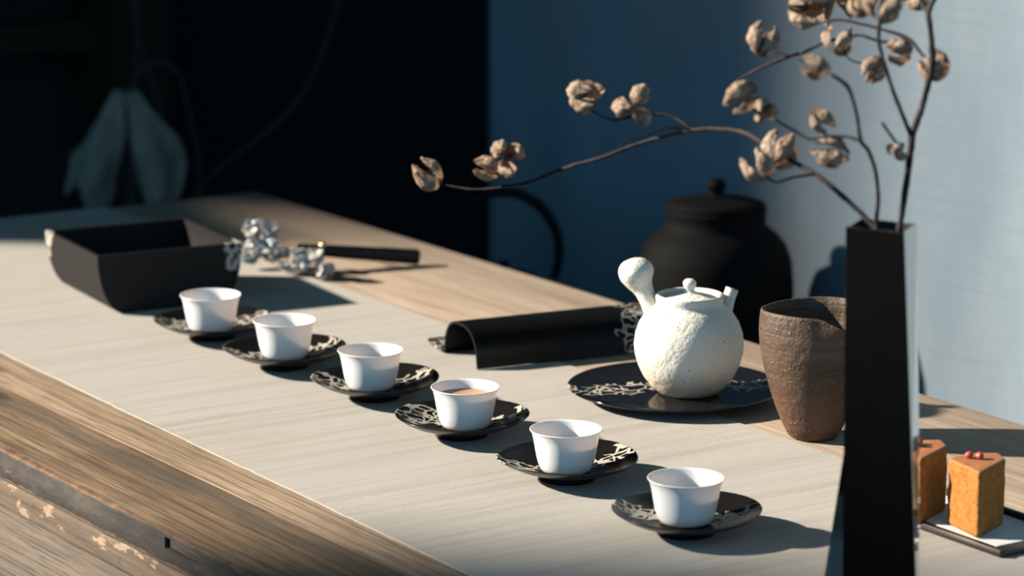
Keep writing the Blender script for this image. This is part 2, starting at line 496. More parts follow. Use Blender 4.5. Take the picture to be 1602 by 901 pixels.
def husk():
    t = NT('papery_husk')
    src = t.vadd(t.co, t.comb(t.math('MULTIPLY', t.rnd(), 9.0), 0, 0))
    v = t.voronoi(t.mapping(src, scale=(1, 1, 0.6)), scale=7.0, feature='DISTANCE_TO_EDGE')
    b = t.noise(src, scale=2.6, detail=4, rough=0.6)
    c = t.ramp(b, [(0.28, (0.55, 0.35, 0.22)), (0.48, (0.92, 0.68, 0.50)), (0.72, (1.0, 0.86, 0.71))])
    c = t.mix(t.ramp(v, [(0.02, 0.5), (0.06, 0.0)]), c, (0.34, 0.19, 0.11))
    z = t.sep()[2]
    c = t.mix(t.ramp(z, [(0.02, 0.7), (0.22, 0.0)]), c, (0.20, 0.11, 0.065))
    t.base(color=c, rough=0.7, spec=0.2, normal=t.bump(t.math('ADD', b, t.ramp(v, [(0.0, 0.6), (0.08, 0.0)])), 0.5, 0.05))
    return t.translucent(c, 0.52)
M['husk'] = husk()
M['seed'] = plain('dark_seed', (0.06, 0.03, 0.018), rough=0.6)
def petal():
    t = NT('white_petal')
    b = t.noise(scale=3, detail=2)
    c = t.mix(t.ramp(t.rnd(), [(0.0, 0.0), (0.80, 1.0)], 'CONSTANT'), (0.90, 0.89, 0.85), (0.40, 0.54, 0.65))
    c = t.mix(t.math('MULTIPLY', b, 0.2), c, (0.62, 0.55, 0.45))
    t.base(color=c, rough=0.25, spec=0.6)
    return t.translucent(c, 0.35)
M['petal'] = petal()
M['brass'] = plain('brass', (0.75, 0.50, 0.22), rough=0.25, metal=1.0)
M['leaf_pale'] = plain('withered_pale_leaf', (0.27, 0.25, 0.20), rough=0.85, nscale=14, nstr=0.3, vary=0.25)
M['stem_brown'] = plain('dry_brown_stem', (0.030, 0.022, 0.015), rough=0.8)
M['wall_dark'] = plain('dark_plaster', (0.006, 0.0085, 0.0095), rough=0.9, nscale=4, nstr=0.1, vary=0.3)
M['wall_out'] = plain('shade_wall_plaster', (0.10, 0.10, 0.10), rough=0.9, nscale=3, nstr=0.2)
M['beam'] = wood('old_beam', (0.018, 0.014, 0.006), (0.030, 0.023, 0.010), (0.04, 0.03, 0.014), seed=9.0)
M['floor'] = plain('dark_stone_floor', (0.016, 0.016, 0.016), rough=0.95, spec=0.0, nscale=3, nstr=0.2, vary=0.3)

# ------------------------------------------------------------------ the setting
def struct(o, label):
    return tag(o, label, None, None, 'structure')

struct(box('floor', -40, 2.6, -30, 40, -0.05, 0.0, M['floor']), 'dark stone floor under the table')
struct(box('wall_far', -1.6, 2.4, 3.4, 3.5, 0, 4.3, M['wall_dark']), 'almost black wall at the far end of the room')
struct(box('wall_back', 2.3, 2.4, -1.6, 3.4, 0, 4.3, M['wall_dark']), 'dark wall behind the blue curtain')
struct(box('wall_left', -1.6, -1.5, 3.2, 3.4, 0, 4.3, M['wall_dark']), 'unseen dark wall added to keep the far left corner dark')  # out of view, added to keep the background dark
struct(box('wall_shade_end', -1.6, -1.5, 2.55, 3.2, 0, 2.0, M['wall_dark']), 'unseen low wall added to shade the far end of the table')  # unseen sun blocker, added to dim the far end of the runner
struct(box('ceiling', -3.5, 2.4, -3.4, 3.5, 4.3, 4.4, M['wall_dark']), 'unseen dark ceiling added over the table to cut skylight')  # out of view, height and reach set to limit skylight on the table
struct(box('wall_shade_near', -6.3, -6.0, 1.6, 4.56, 0, 4.84, M['wall_out']), 'unseen wall added left of the table to shade the near runner')  # unseen sun blocker, its top edge set to shade the near runner
struct(box('wall_shade_far', -10.4, -10.0, 10.12, 11.6, 0, 11.5, M['wall_out']), 'unseen tall block added far left to shade the curtain')  # unseen sun blocker, added for the soft shade across the curtain
struct(box('trim_1', -1.5, 1.27, 3.25, 3.4, 0.845, 0.93, M['beam']), 'dark olive wooden rail along the far wall')
struct(box('trim_2', -1.5, 1.27, 3.28, 3.4, 0.685, 0.745, M['beam']), 'lower dark olive wooden rail along the far wall')
struct(box('trim_3', 1.20, 1.33, 3.2, 3.4, 0, 4.3, M['beam']), 'black upright post on the far wall')

# blue linen curtain
def make_curtain():
    V, Fc = [], []
    ny, nz = 220, 40
    y0, y1, z0, z1 = -2.2, 1.505, 0.02, 2.7
    for th in (0, 1):
        for j in range(nz + 1):
            for i in range(ny + 1):
                y = y0 + (y1 - y0) * i / ny; z = z0 + (z1 - z0) * j / nz
                x = 1.0 + 0.006 * math.sin(y * 9.0 + 0.6 * math.sin(z * 1.3)) + 0.005 * mnoise.noise(Vector((y * 4, z * 0.8, 1.7))) + 0.003 * math.sin(y * 23 + z)
                V.append((x + th * 0.0015, y, z))
    n = (ny + 1) * (nz + 1)
    def id(i, j, t): return t * n + j * (ny + 1) + i
    for j in range(nz):
        for i in range(ny):
            Fc.append((id(i, j, 0), id(i + 1, j, 0), id(i + 1, j + 1, 0), id(i, j + 1, 0)))
            Fc.append((id(i, j, 1), id(i, j + 1, 1), id(i + 1, j + 1, 1), id(i + 1, j, 1)))
    for j in range(nz):
        for i in (0, ny):
            Fc.append((id(i, j, 0), id(i, j + 1, 0), id(i, j + 1, 1), id(i, j, 1)))
    for i in range(ny):
        for j in (0, nz):
            Fc.append((id(i, j, 0), id(i, j, 1), id(i + 1, j, 1), id(i + 1, j, 0)))
    root = empty('curtain', (0, 0, 0))
    mesh_obj('cloth', V, Fc, M['curtain'], root)
    v, f = tube([(1.0, -2.3, 2.72, 0.012), (1.0, 1.6, 2.72, 0.012)], 12)
    mesh_obj('curtain_rod', v, f, M['iron'], root)
    tag(root, 'blue grey linen curtain hanging flat behind the table', 'curtain')
make_curtain()

# ------------------------------------------------------------------ the table
table = tag(empty('table', (0, 0, TZ)), 'long weathered pine plank table under the linen runner', 'table')
Y0, Y1 = -1.15, 1.335

def front_plank():
    """first board: worn front arris, dark front face with a rectangular slot cut in it"""
    sy0, sy1, sz0, sz1 = -0.193, -0.127, -0.0155, -0.0050
    ys = sorted(set([round(Y0 + (Y1 - Y0) * i / 150, 4) for i in range(151)] + [sy0, sy1]))
    V, Fc, mi = [], [], []
    xf, xb = -0.400, -0.2905
    def row(y):
        w = mnoise.noise(Vector((0, y * 9, 0.3))) ; w2 = mnoise.noise(Vector((0, y * 31, 2.3)))
        e = 0.0022 + 0.0016 * w + 0.0012 * w2
        e = max(e, 0.0008)
        d = 0.0010 * mnoise.noise(Vector((0, y * 14, 5)))
        zb = -0.033 + 0.0012 * mnoise.noise(Vector((1, y * 17, 5)))
        return [(xb, y, -0.0330), (xb, y, -0.0006), (xb + -0.0006, y, 0.0), (-0.345, y, 0.0004 * w), (xf + e * 2.2, y, 0.0), (xf + e * 0.5, y, -e * 0.35), (xf + d, y, -e),
                (xf + d, y, sz1), (xf + d * 0.6, y, sz0), (xf + d, y, zb + 0.003), (xf + 0.0022 + d, y, zb)]
    n = 11
    for y in ys: V += row(y)
    for i in range(len(ys) - 1):
        slot = abs(ys[i] - sy0) < 1e-6 or (sy0 - 1e-6 < ys[i] < sy1 - 1e-6)
        for k in range(n):
            k2 = (k + 1) % n
            if slot and k == 7: continue
            Fc.append((i * n + k, i * n + k2, (i + 1) * n + k2, (i + 1) * n + k))
            mi.append(1 if 6 <= k <= 9 else (2 if k in (4, 5) else 0))
    Fc.append(tuple(range(n))); mi.append(0)
    Fc.append(tuple((len(ys) - 1) * n + k for k in reversed(range(n)))); mi.append(0)
    # slot walls and back
    i0 = ys.index(sy0); i1 = ys.index(sy1)
    b = len(V); dep = 0.012
    V += [(xf + dep, sy0, sz1), (xf + dep, sy1, sz1), (xf + dep, sy1, sz0), (xf + dep, sy0, sz0)]
    top = [i * n + 7 for i in range(i0, i1 + 1)]; bot = [i * n + 8 for i in range(i0, i1 + 1)]
    Fc.append(tuple(top + [b + 1, b])); Fc.append(tuple(bot + [b + 2, b + 3]))
    Fc.append((top[0], b, b + 3, bot[0])); Fc.append((top[-1], bot[-1], b + 2, b + 1)); Fc.append((b, b + 1, b + 2, b + 3))
    mi += [1] * 5
    return mesh_obj('plank', V, Fc, [M['wood_front'], M['edge'], M['worn']], table, mi=mi, sharp=40)
front_plank()
bm = box_bm(-0.3965, -0.389, -0.189, -0.131, -0.0150, -0.0058, 0.0006)
bm_obj('plug', bm, M['plug'], table)
for x0, x1, m in ((-0.2890, -0.0150, 'wood_mid'), (-0.0135, 0.2500, 'wood_mid'), (0.2515, 0.5010, 'wood_back')):
    box('plank', x0, x1, Y0, Y1, -0.033, 0.0, M[m], table, bev=0.0010)
box('apron_board', -0.386, -0.366, Y0 + 0.03, Y1 - 0.03, -0.0675, -0.0345, M['flaked'], table, bev=0.0012)
box('apron_board', -0.387, -0.367, Y0 + 0.03, Y1 - 0.03, -0.175, -0.069, M['wood_grey'], table, bev=0.0015)
box('apron_board', 0.455, 0.475, Y0 + 0.03, Y1 - 0.03, -0.175, -0.034, M['wood_grey'], table, bev=0.0015)
for x in (-0.362, 0.388):
    for y in (Y0 + 0.08, Y1 - 0.15):
        box('leg', x, x + 0.065, y, y + 0.065, -TZ + 0.001, -0.034, M['wood_grey'], table, bev=0.003)
for y in (Y0 + 0.04, Y1 - 0.07):
    box('crossbar', -0.365, 0.455, y, y + 0.022, -0.15, -0.034, M['wood_grey'], table, bev=0.002)

# woven runner lying down the table and over its far end
def make_runner():
    V, Fc = [], []
    ys = [Y0 + 0.03 + (Y1 + 0.004 - Y0 - 0.03) * i / 240 for i in range(241)]
    path = [(y, 0.0) for y in ys] + [(Y1 + 0.0035, -0.003), (Y1 + 0.005, -0.02), (Y1 + 0.006, -0.08), (Y1 + 0.008, -0.16), (Y1 + 0.009, -0.24)]
    nx = 40
    cols = []
    for th in (0.0003, 0.0012):
        for (y, z) in path:
            ft = 0.0022 * mnoise.noise(Vector((3, y * 6, 0))) + 0.0011 * mnoise.noise(Vector((5, y * 45, 0)))
            bk = 0.0018 * mnoise.noise(Vector((9, y * 7, 0))) + 0.0009 * mnoise.noise(Vector((7, y * 45, 0)))
            xa = -0.2385 + 0.020 * y + ft; xb = 0.2620 + 0.003 * y + bk
            for k in range(nx + 1):
                x = xa + (xb - xa) * k / nx
                if z == 0:
                    V.append((x, y, th + 0.0003 * (1 + mnoise.noise(Vector((x * 9, y * 12, 0)))) * (th > 0.001)))
                else:
                    V.append((x, y + th + 0.0005, z))
    m = len(path); w = nx + 1; n = m * w
    for i in range(m - 1):
        for k in range(nx):
            a = i * w + k
            Fc.append((a, a + 1, a + w + 1, a + w)); Fc.append((n + a, n + a + w, n + a + w + 1, n + a + 1))
        for k in (0, nx):
            a = i * w + k; Fc.append((a, a + w, n + a + w, n + a))
    for i in (0, m - 1):
        for k in range(nx):
            a = i * w + k; Fc.append((a, a + 1, n + a + 1, n + a))
    o = mesh_obj('table_runner', V, Fc, M['runner'], None, loc=(0, 0, TZ), sharp=60)
    tag(o, 'oatmeal coloured woven linen runner laid along the table', 'table runner')
make_runner()
RZ = TZ + 0.0018        # top of the runner

# ------------------------------------------------------------------ saucers and cups
def saucer_mesh():
    P = [(0, 0.0055), (0.020, 0.0055), (0.0225, 0.0045), (0.0235, 0.0), (0.0262, 0.0), (0.0272, 0.0045), (0.030, 0.0068), (0.040, 0.0090), (0.051, 0.0125), (0.060, 0.0166), (0.0660, 0.0204),
         (0.0670, 0.0212), (0.0667, 0.0219), (0.0655, 0.0216), (0.058, 0.0180), (0.048, 0.0140), (0.036, 0.0112), (0.026, 0.0102), (0.0, 0.0100)]
    def fn(x, y, z, a, i):
        k = 1 + 0.010 * math.sin(3 * a + 1) + 0.006 * math.sin(5 * a)
        r = math.hypot(x, y)
        return (x * k, y * k, z + (0.0012 * math.sin(2 * a + 0.5) * (r / 0.067) ** 3 if r > 0.03 else 0))
    return lathe(P, 72, fn)
CUPS = [  # cup x, y, saucer x, y, rotation, tea level below rim, label bits
    (-0.0026, 0.5269, 0.0040, 0.5370, -0.50, None, 'white porcelain teacup nearest the boat shaped black box', 'black lacquer saucer nearest the boat shaped black box'),
    (0.0014, 0.3656, 0.0015, 0.3666, -0.40, None, 'white porcelain teacup second from the black box', 'black lacquer saucer second from the black box'),
    (0.0051, 0.1909, 0.0110, 0.1920, -0.35, 0.0150, 'white porcelain teacup third from the black box', 'black lacquer saucer under the third teacup from the black box'),
    (0.0, 0.0, 0.0016, 0.0100, -0.75, 0.0092, 'white porcelain teacup with amber tea clearly visible inside', 'black lacquer saucer under the teacup with amber tea clearly visible'),
    (-0.0110, -0.1924, -0.0030, -0.1840, -0.15, 0.0155, 'white porcelain teacup second nearest the tall black vase', 'black lacquer saucer second nearest the tall black vase'),
    (-0.0207, -0.3943, -0.0177, -0.3909, -0.70, 0.0175, 'white porcelain teacup nearest the tall black vase', 'black lacquer saucer nearest the tall black vase'),
]
sv, sf = saucer_mesh()
cupP = [(0, 0.0015), (0.0185, 0.0015), (0.0195, 0.0), (0.0215, 0.0), (0.0232, 0.0010), (0.0255, 0.0050), (0.0276, 0.0125), (0.0293, 0.0220), (0.0308, 0.0310), (0.0323, 0.0365), (0.0338, 0.0390),
        (0.0343, 0.0396), (0.0340, 0.0402), (0.0333, 0.0401), (0.0316, 0.0378), (0.0300, 0.0325), (0.0284, 0.0220), (0.0268, 0.0130), (0.0243, 0.0060), (0.0215, 0.0035), (0, 0.0030)]
cv, cf = lathe(cupP, 72)
sau0 = cup0 = None
inner = [(0.0333, 0.0401), (0.0316, 0.0378), (0.0300, 0.0325), (0.0284, 0.0220), (0.0268, 0.0130)]
def inner_r(z):
    for (r1, z1), (r2, z2) in zip(inner[:-1], inner[1:]):
        if z2 <= z <= z1: return r2 + (r1 - r2) * (z - z2) / (z1 - z2)
    return 0.026
for (cx, cy, sx, sy, rz, tea, lc, ls) in CUPS:
    if sau0 is None:
        s = sau0 = mesh_obj('saucer', sv, sf, M['lac_saucer'])
        c = cup0 = mesh_obj('teacup', cv, cf, M['porcelain'])
    else:
        s = sau0.copy(); COL.objects.link(s)
        c = cup0.copy(); COL.objects.link(c)
    s.location = (sx, sy, RZ); s.rotation_euler = (0, 0, rz)
    c.location = (cx, cy, RZ + 0.0116); c.rotation_euler = (0, 0, rz * 2)
    tag(s, ls, 'saucer', 'black lacquer saucers'); tag(c, lc, 'teacup', 'white porcelain teacups')
    if tea:
        z = 0.0402 - tea; r = inner_r(z) + 0.0003
        v, f = lathe([(0, z - 0.002), (r - 0.001, z - 0.002), (r, z), (r - 0.0012, z - 0.0004), (0, z - 0.0004)], 48)
        mesh_obj('tea', v, f, M['tea'], c)['label'] = 'amber tea'

# ------------------------------------------------------------------ boat shaped box
def make_box():
    root = empty('boat_shaped_box', (0.0465, 0.789, RZ), math.radians(-6.0))
    H, th, hd = 0.0705, 0.0045, 0.090
    out = []
    for i in range(19):
        z = H * (1 - i / 18.0)
        out.append((0.060 + 0.0305 * math.sqrt(max(0, 1 - ((H - z) / H) ** 2.0)) - 0.0, z))
    out = [(x if i else 0.0905, z) for i, (x, z) in enumerate(out)]
    left = [(-x, z) for x, z in out]; right = [(x, z) for x, z in reversed(out)]
    outer = left + right
    def inset(p):
        x, z = p; s = 1 if x > 0 else -1
        return (x - s * th, max(z, th))
    innr = [inset(p) for p in outer]
    V, Fc = [], []
    n = len(outer)
    for y in (-hd, hd):
        V += [(x, y, z) for x, z in outer] + [(x, y, z) for x, z in innr]
    for i in range(n - 1):
        Fc.append((i, i + 1, 2 * n + i + 1, 2 * n + i))
        Fc.append((n + i, 3 * n + i, 3 * n + i + 1, n + i + 1))
        Fc.append((i, n + i, n + i + 1, i + 1)); Fc.append((2 * n + i, 2 * n + i + 1, 3 * n + i + 1, 3 * n + i))
    for i in (0, n - 1): Fc.append((i, 2 * n + i, 3 * n + i, n + i))
    mesh_obj('trough', V, Fc, M['lac_box'], root, sharp=40)
    for s in (-1, 1):
        V = []
        ya, yb = s * (hd - th), s * (hd - 0.0006)
        ins = [(x * 0.999, z) for x, z in innr]
        for y in (ya, yb): V += [(x, y, z) for x, z in ins]
        F2 = [tuple(range(n)), tuple(range(2 * n - 1, n - 1, -1))] + [(i, (i + 1) % n, n + (i + 1) % n, n + i) for i in range(n)]
        mesh_obj('end_panel', V, F2, M['lac_box'], root, sharp=40)
    tag(root, 'open black lacquer box with curved boat shaped sides on the runner', 'box')
make_box()

# ------------------------------------------------------------------ arched black channel behind the cups
def make_arch():
    root = empty('arched_tea_holder', (0.1725, 0.2800, RZ), math.radians(-8.0))
    L = 0.245
    prof = []
    N = 26
    for i in range(N + 1):           # front foot -> over -> back foot
        a = math.pi * i / N
        ca, sa = math.cos(a), math.sin(a)
        y = -0.041 * math.copysign(abs(ca) ** 0.75, ca); z = 0.0405 * abs(sa) ** 0.8
        prof.append((y, z))
    prof = [(-0.0425, -0.0)] + prof[1:]
    # lip turning out at the back foot
    prof = prof[:-1] + [(0.0420, 0.0035), (0.0450, 0.0008), (0.058, 0.0006), (0.073, 0.0022), (0.088, 0.0060)]
    th = 0.0028
    nrm = []
    for i in range(len(prof)):
        a = Vector((*prof[max(i - 1, 0)], 0)); b = Vector((*prof[min(i + 1, len(prof) - 1)], 0))
        d = (b - a).normalized(); nrm.append((-d.y, d.x))
    outer = [(y + ny * th, z + max(nz, -0.2) * th) for (y, z), (ny, nz) in zip(prof, nrm)]
    V, Fc = [], []
    n = len(prof)
    for x in (0, L):
        V += [(x, y, max(z, 0.0002)) for y, z in prof] + [(x, y, max(z, 0.0004)) for y, z in outer]
    for i in range(n - 1):
        Fc += [(i, i + 1, 2 * n + i + 1, 2 * n + i), (n + i, 3 * n + i, 3 * n + i + 1, n + i + 1), (i, n + i, n + i + 1, i + 1), (2 * n + i, 2 * n + i + 1, 3 * n + i + 1, 3 * n + i)]
    for i in (0, n - 1): Fc.append((i, 2 * n + i, 3 * n + i, n + i))
    mesh_obj('channel', V, Fc, M['lac_arch'], root, sharp=50)
    tag(root, 'black lacquer arched channel with silver marbling lying behind the cups', 'tea holder')
make_arch()

# ------------------------------------------------------------------ plate, teapot, brown pitcher
P = [(0, 0.003), (0.060, 0.003), (0.062, 0.0), (0.066, 0.0), (0.070, 0.004), (0.095, 0.0075), (0.1095, 0.0105), (0.1118, 0.0118), (0.1120, 0.0128), (0.1112, 0.0133), (0.108, 0.0128), (0.095, 0.0112), (0.070, 0.0105), (0, 0.0105)]
v, f = lathe(P, 96)
plate = mesh_obj('serving_plate', v, f, M['lac_plate'], loc=(0.2723, 0.0205, RZ), rot=(0, 0, math.radians(-27)))
tag(plate, 'large round black lacquer plate under the white teapot', 'plate')

def make_teapot():
    root = empty('teapot', (0.2700, -0.0060, RZ + 0.0108))
    body = [(0, 0.0008), (0.026, 0.0008), (0.0285, 0.0), (0.032, 0.0022), (0.0395, 0.0085), (0.0470, 0.0185), (0.0525, 0.0300), (0.0558, 0.0420), (0.0566, 0.0520), (0.0552, 0.0630),
            (0.0515, 0.0740), (0.0455, 0.0835), (0.0395, 0.0895), (0.0352, 0.0925), (0.0340, 0.0945), (0.0346, 0.0975), (0.0350, 0.1020), (0.0346, 0.1036), (0.0330, 0.1042), (0.0312, 0.1034), (0.0305, 0.1000), (0.0305, 0.0960), (0.0, 0.0955)]
    def fn(x, y, z, a, i):
        k = 1 + 0.008 * mnoise.noise(Vector((x * 30, y * 30, z * 30)))
        return (x * k, y * k, z)
    v, f = lathe(body, 72, fn)
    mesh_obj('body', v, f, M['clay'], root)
    lid = [(0, 0.0962), (0.0294, 0.0962), (0.0297, 0.0985), (0.028, 0.1000), (0.020, 0.1020), (0.011, 0.1045), (0.0058, 0.1062), (0.0046, 0.1082), (0.0056, 0.1108), (0.0068, 0.1138), (0.0066, 0.1168), (0.0045, 0.1192), (0, 0.1198)]
    v, f = lathe(lid, 48)
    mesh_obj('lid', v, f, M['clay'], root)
    def P3(r, g, z): q = RT * r + FW * g; return (q.x, q.y, z)
    hp = [(*P3(-0.030, 0.006, 0.074), 0.0135), (*P3(-0.037, 0.009, 0.086), 0.0105), (*P3(-0.0425, 0.011, 0.097), 0.0094), (*P3(-0.0470, 0.013, 0.106), 0.0105), (*P3(-0.0505, 0.0145, 0.113), 0.0142), (*P3(-0.0530, 0.0155, 0.1195), 0.0177),
          (*P3(-0.0548, 0.0162, 0.1255), 0.0183), (*P3(-0.0560, 0.0166, 0.1315), 0.0160), (*P3(-0.0568, 0.0168, 0.1360), 0.0105), (*P3(-0.0572, 0.0170, 0.1380), 0.0035)]
    v, f = tube(smooth_path(hp, 4), 20)
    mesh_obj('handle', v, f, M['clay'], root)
    # spout: outside and inside wall
    sp = [(*P3(0.0300, 0.010, 0.072), 0.0125), (*P3(0.0360, 0.012, 0.083), 0.0092), (*P3(0.0400, 0.0135, 0.0930), 0.0072), (*P3(0.0430, 0.0145, 0.1010), 0.0066), (*P3(0.0448, 0.0150, 0.1062), 0.0068)]
    spo = smooth_path(sp, 4)
    back = [(p[0], p[1], p[2], p[3] - 0.0018) for p in reversed(spo[-10:])]
    v, f = tube(spo + back, 18, cap=True)
    mesh_obj('spout', v, f, M['clay'], root)
    tag(root, 'white rough clay teapot with bulb ended side handle on the black plate', 'teapot')
make_teapot()

def make_pitcher():
    prof_o = [(0, 0.001), (0.020, 0.001), (0.0225, 0.0), (0.0255, 0.0025), (0.0310, 0.0135), (0.0375, 0.0290), (0.0435, 0.0460), (0.0485, 0.0630), (0.0525, 0.0800), (0.0548, 0.0950), (0.0556, 0.1080), (0.0552, 0.1190), (0.0545, 0.1265), (0.0540, 0.1290)]
    prof_i = [(0.0528, 0.1298), (0.0516, 0.1288), (0.0520, 0.1190), (0.0522, 0.1080), (0.0512, 0.0940), (0.0485, 0.0780), (0.0440, 0.0600), (0.0370, 0.0400), (0.0270, 0.0200), (0.0150, 0.0080), (0, 0.0060)]
    aS = math.atan2((RT * 0.40 - FW * 0.92).y, (RT * 0.40 - FW * 0.92).x)
    def fn(x, y, z, a, i):
        d = (a - aS + math.pi) % (2 * math.pi) - math.pi
        h = max(0.0, (z - 0.085) / 0.045) ** 2
        g = math.exp(-(d / 0.26) ** 2)
        g2 = math.exp(-((abs(d) - 0.42) / 0.20) ** 2)
        k = 1 + h * (0.17 * g - 0.045 * g2) + 0.006 * mnoise.noise(Vector((x * 25, y * 25, z * 25))) + 0.0014 * math.sin(z * 800 + a)
        return (x * k, y * k, z - h * 0.0085 * g + 0.0016 * h * math.sin(2 * a + 1.0))
    v, f = lathe(prof_o + prof_i, 120, fn)
    o = mesh_obj('pitcher', v, f, M['stoneware'], loc=(0.2925, -0.1840, TZ + 0.0012))
    tag(o, 'brown unglazed stoneware pitcher with pinched lip beside the teapot', 'pitcher')
make_pitcher()

# ------------------------------------------------------------------ vase
VB = Vector((-0.028, -0.662, RZ))
def vase():
    def W3(r, g, z): q = RT * r + FW * g; return (q.x, q.y, z)
    H = 0.3205; zk = 0.135
    top = [(-0.0293, 0.000), (0.0145, -0.026), (0.0298, 0.012), (-0.0140, 0.038)]
    bot = [(-0.0250, -0.002), (0.0324, -0.034), (0.0403, 0.012), (-0.0100, 0.050)]
    lp = lambda t: [(b[0] + (a[0] - b[0]) * t, b[1] + (a[1] - b[1]) * t) for a, b in zip(top, bot)]
    V, Fc, mi = [], [], []
    kn = lp(zk / H)
    def ring5(q, z, l2):
        return [W3(*q[0], z), W3(*q[1], z), W3(*q[2], z), W3(*q[3], z), W3(*l2, z)]
    def near(q): return (q[0][0] + (q[3][0] - q[0][0]) * 0.04, q[0][1] + (q[3][1] - q[0][1]) * 0.04)
    V += ring5(bot, 0.0, (-0.043, 0.012)); V += ring5(kn, zk, near(kn)); V += ring5(top, H, near(top))
    cx = sum(p[0] for p in top) / 4; cy = sum(p[1] for p in top) / 4
    ins = [(cx + (p[0] - cx) * 0.90, cy + (p[1] - cy) * 0.90) for p in top]
    V += ring5(ins, H, near(ins)); V += ring5(ins, 0.03, near(ins))
    for r in range(4):
        for k in range(5):
            j = (k + 1) % 5
            Fc.append((r * 5 + k, r * 5 + j, r * 5 + 5 + j, r * 5 + 5 + k)); mi.append(1 if r == 3 else (2 if (k == 0 and r < 2) else 0))
    Fc.append((0, 1, 2, 3, 4)); mi.append(0)
    Fc.append((20, 21, 22, 23, 24)); mi.append(1)
    o = mesh_obj('vase', V, Fc, [M['vase'], M['vase_in'], M['vase_front']], smooth=False, mi=mi, loc=VB)
    b = o.modifiers.new('bevel', 'BEVEL'); b.width = 0.0009; b.segments = 2; b.limit_method = 'ANGLE'; b.angle_limit = math.radians(25)
    tag(o, 'tall faceted black polished vase holding dried branches', 'vase')
vase()

